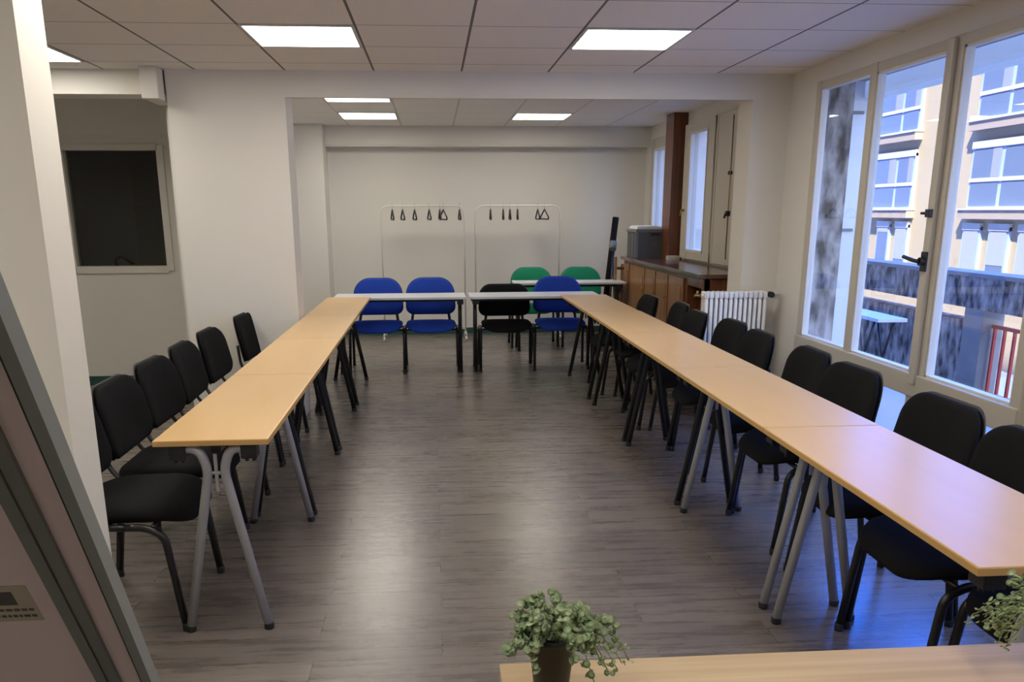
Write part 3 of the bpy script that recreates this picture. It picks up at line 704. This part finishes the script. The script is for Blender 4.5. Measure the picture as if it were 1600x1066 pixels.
# ------------------------------------------------------------------ outside
sbox('ground_street', 4.9, 60, -30, 120, -3.5, -3.3, 'asphalt')
sbox('ground_terrace', XW + .2, 4.9, -3, 14, -.35, -.15, 'terrace')
b = BM(); box(b, XW + .2, 4.9, -3, 14, -3.5, -.36); struct('wall_terrace_base', b, 'concrete')
PX0, PX1 = 4.68, 4.88
b = BM(); box(b, PX0, PX1, -3, 13, .66, .93); struct('wall_parapet_beam', b, 'concrete')
b = BM(); box(b, PX0 + .01, PX1 - .01, 7.32, 13, -.15, .545); struct('wall_parapet_base', b, 'concrete')
b = BM(); box(b, PX0 + .005, PX1 - .005, 7.04, 7.31, -.15, .66); box(b, PX0 + .02, PX1 - .02, 9.9, 10.05, .545, .66); struct('wall_parapet_post', b, 'concretesmooth')
b = BM(); box(b, PX0 - .02, PX1 + .02, -3, 13, .93, .965); struct('trim_6', b, 'concretesmooth')
t = thing('iron_railing', 'red painted iron railing in the parapet opening beyond the right window pane', 'railing', (4.78, 5.2, -.15))
b = BM(); rbox(b, -.015, .015, -1.8, 1.83, .66, .69, .003); rbox(b, -.015, .015, -1.8, 1.83, .08, .11, .003); obj('rail', b, 'redrail', t)
for i in range(28):
    y = 1.80 - i * .13; b = BM(); box(b, -.011, .011, y - .011, y + .011, 0, .66); obj('baluster', b, 'redrail', t)
for y in (1.60, 1.05): pass
# wing wall + white panel left of the casement
b = BM(); box(b, XW + .021, XW + .221, 5.838, 5.868, ZB, ZT_); struct('wall_outer_reveal', b, 'concrete')
t = thing('window_shutter', 'pale folded window shutter standing outside the left casement', 'shutter', (2.905, 6.10, -.15))
bx('leaf', -.068, .075, -.06, -.025, .02, 2.80, 'whitetop', t, .003)
bx('leaf', -.060, .07, .0, .035, .02, 2.80, 'whitetop', t, .003)
b = BM(); rbox(b, -.07, .05, -.075, -.06, 1.50, 1.52, .002); rbox(b, -.07, .05, -.075, -.06, 2.28, 2.30, .002); obj('hinge_strap', b, 'cratelid', t)
t = thing('awning', 'rolled cream awning above the large window, with a dark folding arm', 'awning', (2.95, 5, 2.2))
b = BM(); rbox(b, .0, .16, -6.0, 1.15, .03, .34, .03); obj('canvas_roll', b, 'shutterbox', t)
for y in (1.0, -2.0):
    b = BM(); tube(b, [(.05, y, .06), (.10, y + .22, -.12)], .014, 8); obj('folding_arm', b, 'blackmetal', t)
b = BM(); box(b, -.155, .0, -6.0, 1.15, .14, .33); obj('wall_bracket', b, 'cratelid', t)
# terrace table
t = thing('terrace_table', 'white folding table with black legs on the terrace outside the window', 'table', (3.9, 8.0, -.15))
bx('table_top', -.13, .13, -.93, .6, .715, .745, 'whitetop', t)
for s in (-.09, .09):
    for (a, c) in ((-.80, -.50), (-.50, -.80)):
        b = BM(); tube(b, [(s, a, .715), (s, c, .0)], .012, 8); obj('leg', b, 'blackmetal', t)
    b = BM(); tube(b, [(s, .45, .715), (s, .5, 0)], .012, 8); obj('leg', b, 'blackmetal', t)
# opposite building
FX = 16.0
t = thing('apartment_building', 'cream apartment building with white framed windows across the street', 'building', (FX, 27, -3.3))
def fb(name, x0, x1, y0, y1, z0, z1, m, par, r=0): return bx(name, x0, x1, y0 - 27, y1 - 27, z0 + 3.3, z1 + 3.3, m, par, r)
fb('facade_wall', 0, 10, -5, 75, -3.3, 9.0, 'ext', t)
def extwin(y0, y1, z0, z1, split, kind, sill=True):
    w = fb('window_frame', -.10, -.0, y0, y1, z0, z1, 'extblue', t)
    fb('roller_box', -.14, -.02, y0, y1, z1 - .10, z1 + .10, 'whitetop', w)
    ym = y0 + (y1 - y0) * split; f = .10
    if kind == 'big':
        zt = z0 + (z1 - z0) * .45
        for (a, c) in ((y0 + f, ym - f * .8), (ym + f * .8, y1 - f)):
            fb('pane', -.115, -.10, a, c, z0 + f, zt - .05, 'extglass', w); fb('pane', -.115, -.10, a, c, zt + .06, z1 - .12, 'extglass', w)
            fb('curtain', -.122, -.115, a, a + (c - a) * .3, zt + .07, z1 - .13, 'curtain', w)
        fb('transom', -.135, -.10, y0 + .03, y1 - .03, zt - .05, zt + .06, 'whitetop', w)
    else:
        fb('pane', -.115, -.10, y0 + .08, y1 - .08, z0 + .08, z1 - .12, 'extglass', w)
        fb('roller_blind', -.122, -.115, y0 + .08, y1 - .08, z0 + .08 + (z1 - z0) * split, z1 - .12, 'shutter', w)
    if sill: fb('sill', -.28, 0, y0 - .1, y1 + .1, z0 - .28, z0 - .02, 'extsill', w); fb('sill_cap', -.32, 0, y0 - .12, y1 + .12, z0 - .03, z0 + .02, 'whitetop', w)
for base in (0,):
    for (y0, y1) in ((28.55, 31.3), (21.6, 25.45), (14.6, 17.6), (35.5, 38.5), (42.5, 45.5)):
        for (z0, z1) in ((3.98, 5.60), (1.50, 3.30), (6.5, 8.2)): extwin(y0, y1, z0, z1, .62 if y0 < 28 else .4, 'big')
for (y0, y1, sp) in ((24.6, 25.45, .2), (23.3, 24.2, .35), (22.0, 22.9, .1), (28.55, 29.35, .3), (29.75, 30.6, .8), (31.4, 32.2, .4), (20.7, 21.6, .5), (35.5, 36.4, .3), (37, 37.9, .5)):
    extwin(y0, y1, -.75, 1.0, sp, 'small', False)
# street: a parked car and bicycle
t = thing('parked_car', 'pale parked car in the street seen through the red railing', 'car', (11.5, 17.2, -3.3), .0)
b = BM(); prof = [(-2.0, .35), (-2.0, .75), (-1.6, .90), (-1.0, 1.0), (-.5, 1.40), (.7, 1.45), (1.4, 1.05), (1.95, .95), (2.0, .35)]
L_, R__ = [], []
for (y, z) in prof: L_.append(b.verts.new((-.8 + .12 * (z > 1.2), y, z))); R__.append(b.verts.new((.8 - .12 * (z > 1.2), y, z)))
for i in range(len(prof)): j = (i + 1) % len(prof); b.faces.new((L_[i], L_[j], R__[j], R__[i]))
b.faces.new(L_); b.faces.new(list(reversed(R__))); bmesh.ops.bevel(b, geom=list(b.edges), offset=.05, segments=2, affect='EDGES'); obj('car_body', b, 'carwhite', t)
b = BM(); box(b, -.80, -.74, -.45, .95, 1.0, 1.33); box(b, .74, .80, -.45, .95, 1.0, 1.33); obj('side_glass', b, 'carglass', t)
for x in (-.76, .76):
    for y in (-1.25, 1.3): b = BM(); cyl(b, (x - .1, y, .32), (x + .1, y, .32), .32, 20); obj('wheel', b, 'tyre', t)
t = thing('bicycle', 'parked bicycle with pale rims behind the red railing', 'bicycle', (6.6, 8.9, -3.3), .0)
for y in (-.5, .52):
    b = BM(); pts = [(0, y + .33 * math.cos(a), .34 + .33 * math.sin(a)) for a in [2 * PI * k / 24 for k in range(25)]]; tube(b, pts, .018, 6, cap=False)
    w = obj('wheel', b, 'tyre', t)
    b = BM(); tube(b, [(0, y + .30 * math.cos(a), .34 + .30 * math.sin(a)) for a in [2 * PI * k / 24 for k in range(25)]], .010, 6, cap=False)
    for k in range(12): a = PI * k / 12; tube(b, [(0, y - .3 * math.cos(a), .34 - .3 * math.sin(a)), (0, y + .3 * math.cos(a), .34 + .3 * math.sin(a))], .003, 4)
    obj('rim', b, 'whitemetal', w)
b = BM(); 
for seg_ in (((0, -.5, .34), (0, -.15, .75), (0, .38, .80), (0, .52, .34)), ((0, -.5, .34), (0, -.02, .30), (0, .38, .78)), ((0, -.02, .30), (0, -.18, .90)), ((0, .38, .80), (0, .36, 1.0))): tube(b, list(seg_), .016, 8)
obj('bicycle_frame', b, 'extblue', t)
b = BM(); tube(b, [(-.27, .32, 1.02), (0, .36, 1.0), (.27, .32, 1.02)], .012, 8); obj('handlebar', b, 'blackmetal', t)
b = BM(); rbox(b, -.06, .06, -.30, -.06, .90, .95, .02); obj('saddle', b, 'blackplastic', t)

# ------------------------------------------------------------------ light
w = bpy.data.worlds.new('World'); sc.world = w; w.use_nodes = True; nt = w.node_tree; L = nt.links.new
bg = nt.nodes['Background']; tc = nt.nodes.new('ShaderNodeTexCoord')
# clear sky: whitish towards the sun's side, deep blue on the opposite side
dt = nt.nodes.new('ShaderNodeVectorMath'); dt.operation = 'DOT_PRODUCT'; L(tc.outputs['Generated'], dt.inputs[0]); dt.inputs[1].default_value = (-.6, -.8, 0)
mr = nt.nodes.new('ShaderNodeMapRange'); mr.inputs['From Min'].default_value = -1; L(dt.outputs['Value'], mr.inputs['Value'])
r = nt.nodes.new('ShaderNodeValToRGB'); e_ = r.color_ramp.elements
e_[0].position = .10; e_[0].color = (.05, .34, 2.0, 1); e_[1].position = .95; e_[1].color = (.70, .78, .95, 1)
k_ = e_.new(.5); k_.color = (.20, .36, .85, 1)
L(mr.outputs[0], r.inputs[0]); L(r.outputs[0], bg.inputs[0]); bg.inputs[1].default_value = 7.0
s = bpy.data.lights.new('Sun', 'SUN'); s.energy = 14; s.angle = .01; s.color = (1, .88, .66)
so = bpy.data.objects.new('Sun', s); COL.objects.link(so)
so.rotation_euler = Vector((-.46, -.58, 1.0)).to_track_quat('Z', 'Y').to_euler(); so.location = (0, 0, 20)

# ------------------------------------------------------------------ camera
f_, px, py, yaw, pitch, roll = 1340., 777.6, 683., .0722, .2578, .004
cy, sy, cp, sp2, cr2, sr = math.cos(yaw), math.sin(yaw), math.cos(pitch), math.sin(pitch), math.cos(roll), math.sin(roll)
A_ = Matrix(((cy, -sy, 0), (sy, cy, 0), (0, 0, 1))); B_ = Matrix(((1, 0, 0), (0, cp, -sp2), (0, sp2, cp))); C_ = Matrix(((cr2, 0, -sr), (0, 1, 0), (sr, 0, cr2)))
Rm = C_ @ B_ @ A_
right, fwd, up = Vector(Rm[0]), Vector(Rm[1]), Vector(Rm[2])
cam = bpy.data.cameras.new('Camera'); co = bpy.data.objects.new('Camera', cam); COL.objects.link(co); sc.camera = co
mw = Matrix.Identity(4)
for i in range(3): mw[i][0] = right[i]; mw[i][1] = up[i]; mw[i][2] = -fwd[i]
mw[0][3], mw[1][3], mw[2][3] = 0, 0, 1.5
co.matrix_world = mw
cam.sensor_fit = 'HORIZONTAL'; cam.sensor_width = 36; cam.lens = f_ / 1600 * 36
cam.shift_x = (800 - px) / 1600; cam.shift_y = (py - 533) / 1600
cam.clip_start = .05; cam.clip_end = 300
vs = sc.view_settings; vs.view_transform = 'Standard'; vs.look = 'None'; vs.gamma = 1; vs.exposure = 0; vs.use_curve_mapping = False
sc.cycles.max_bounces = 10; sc.cycles.diffuse_bounces = 5; sc.cycles.sample_clamp_indirect = 6
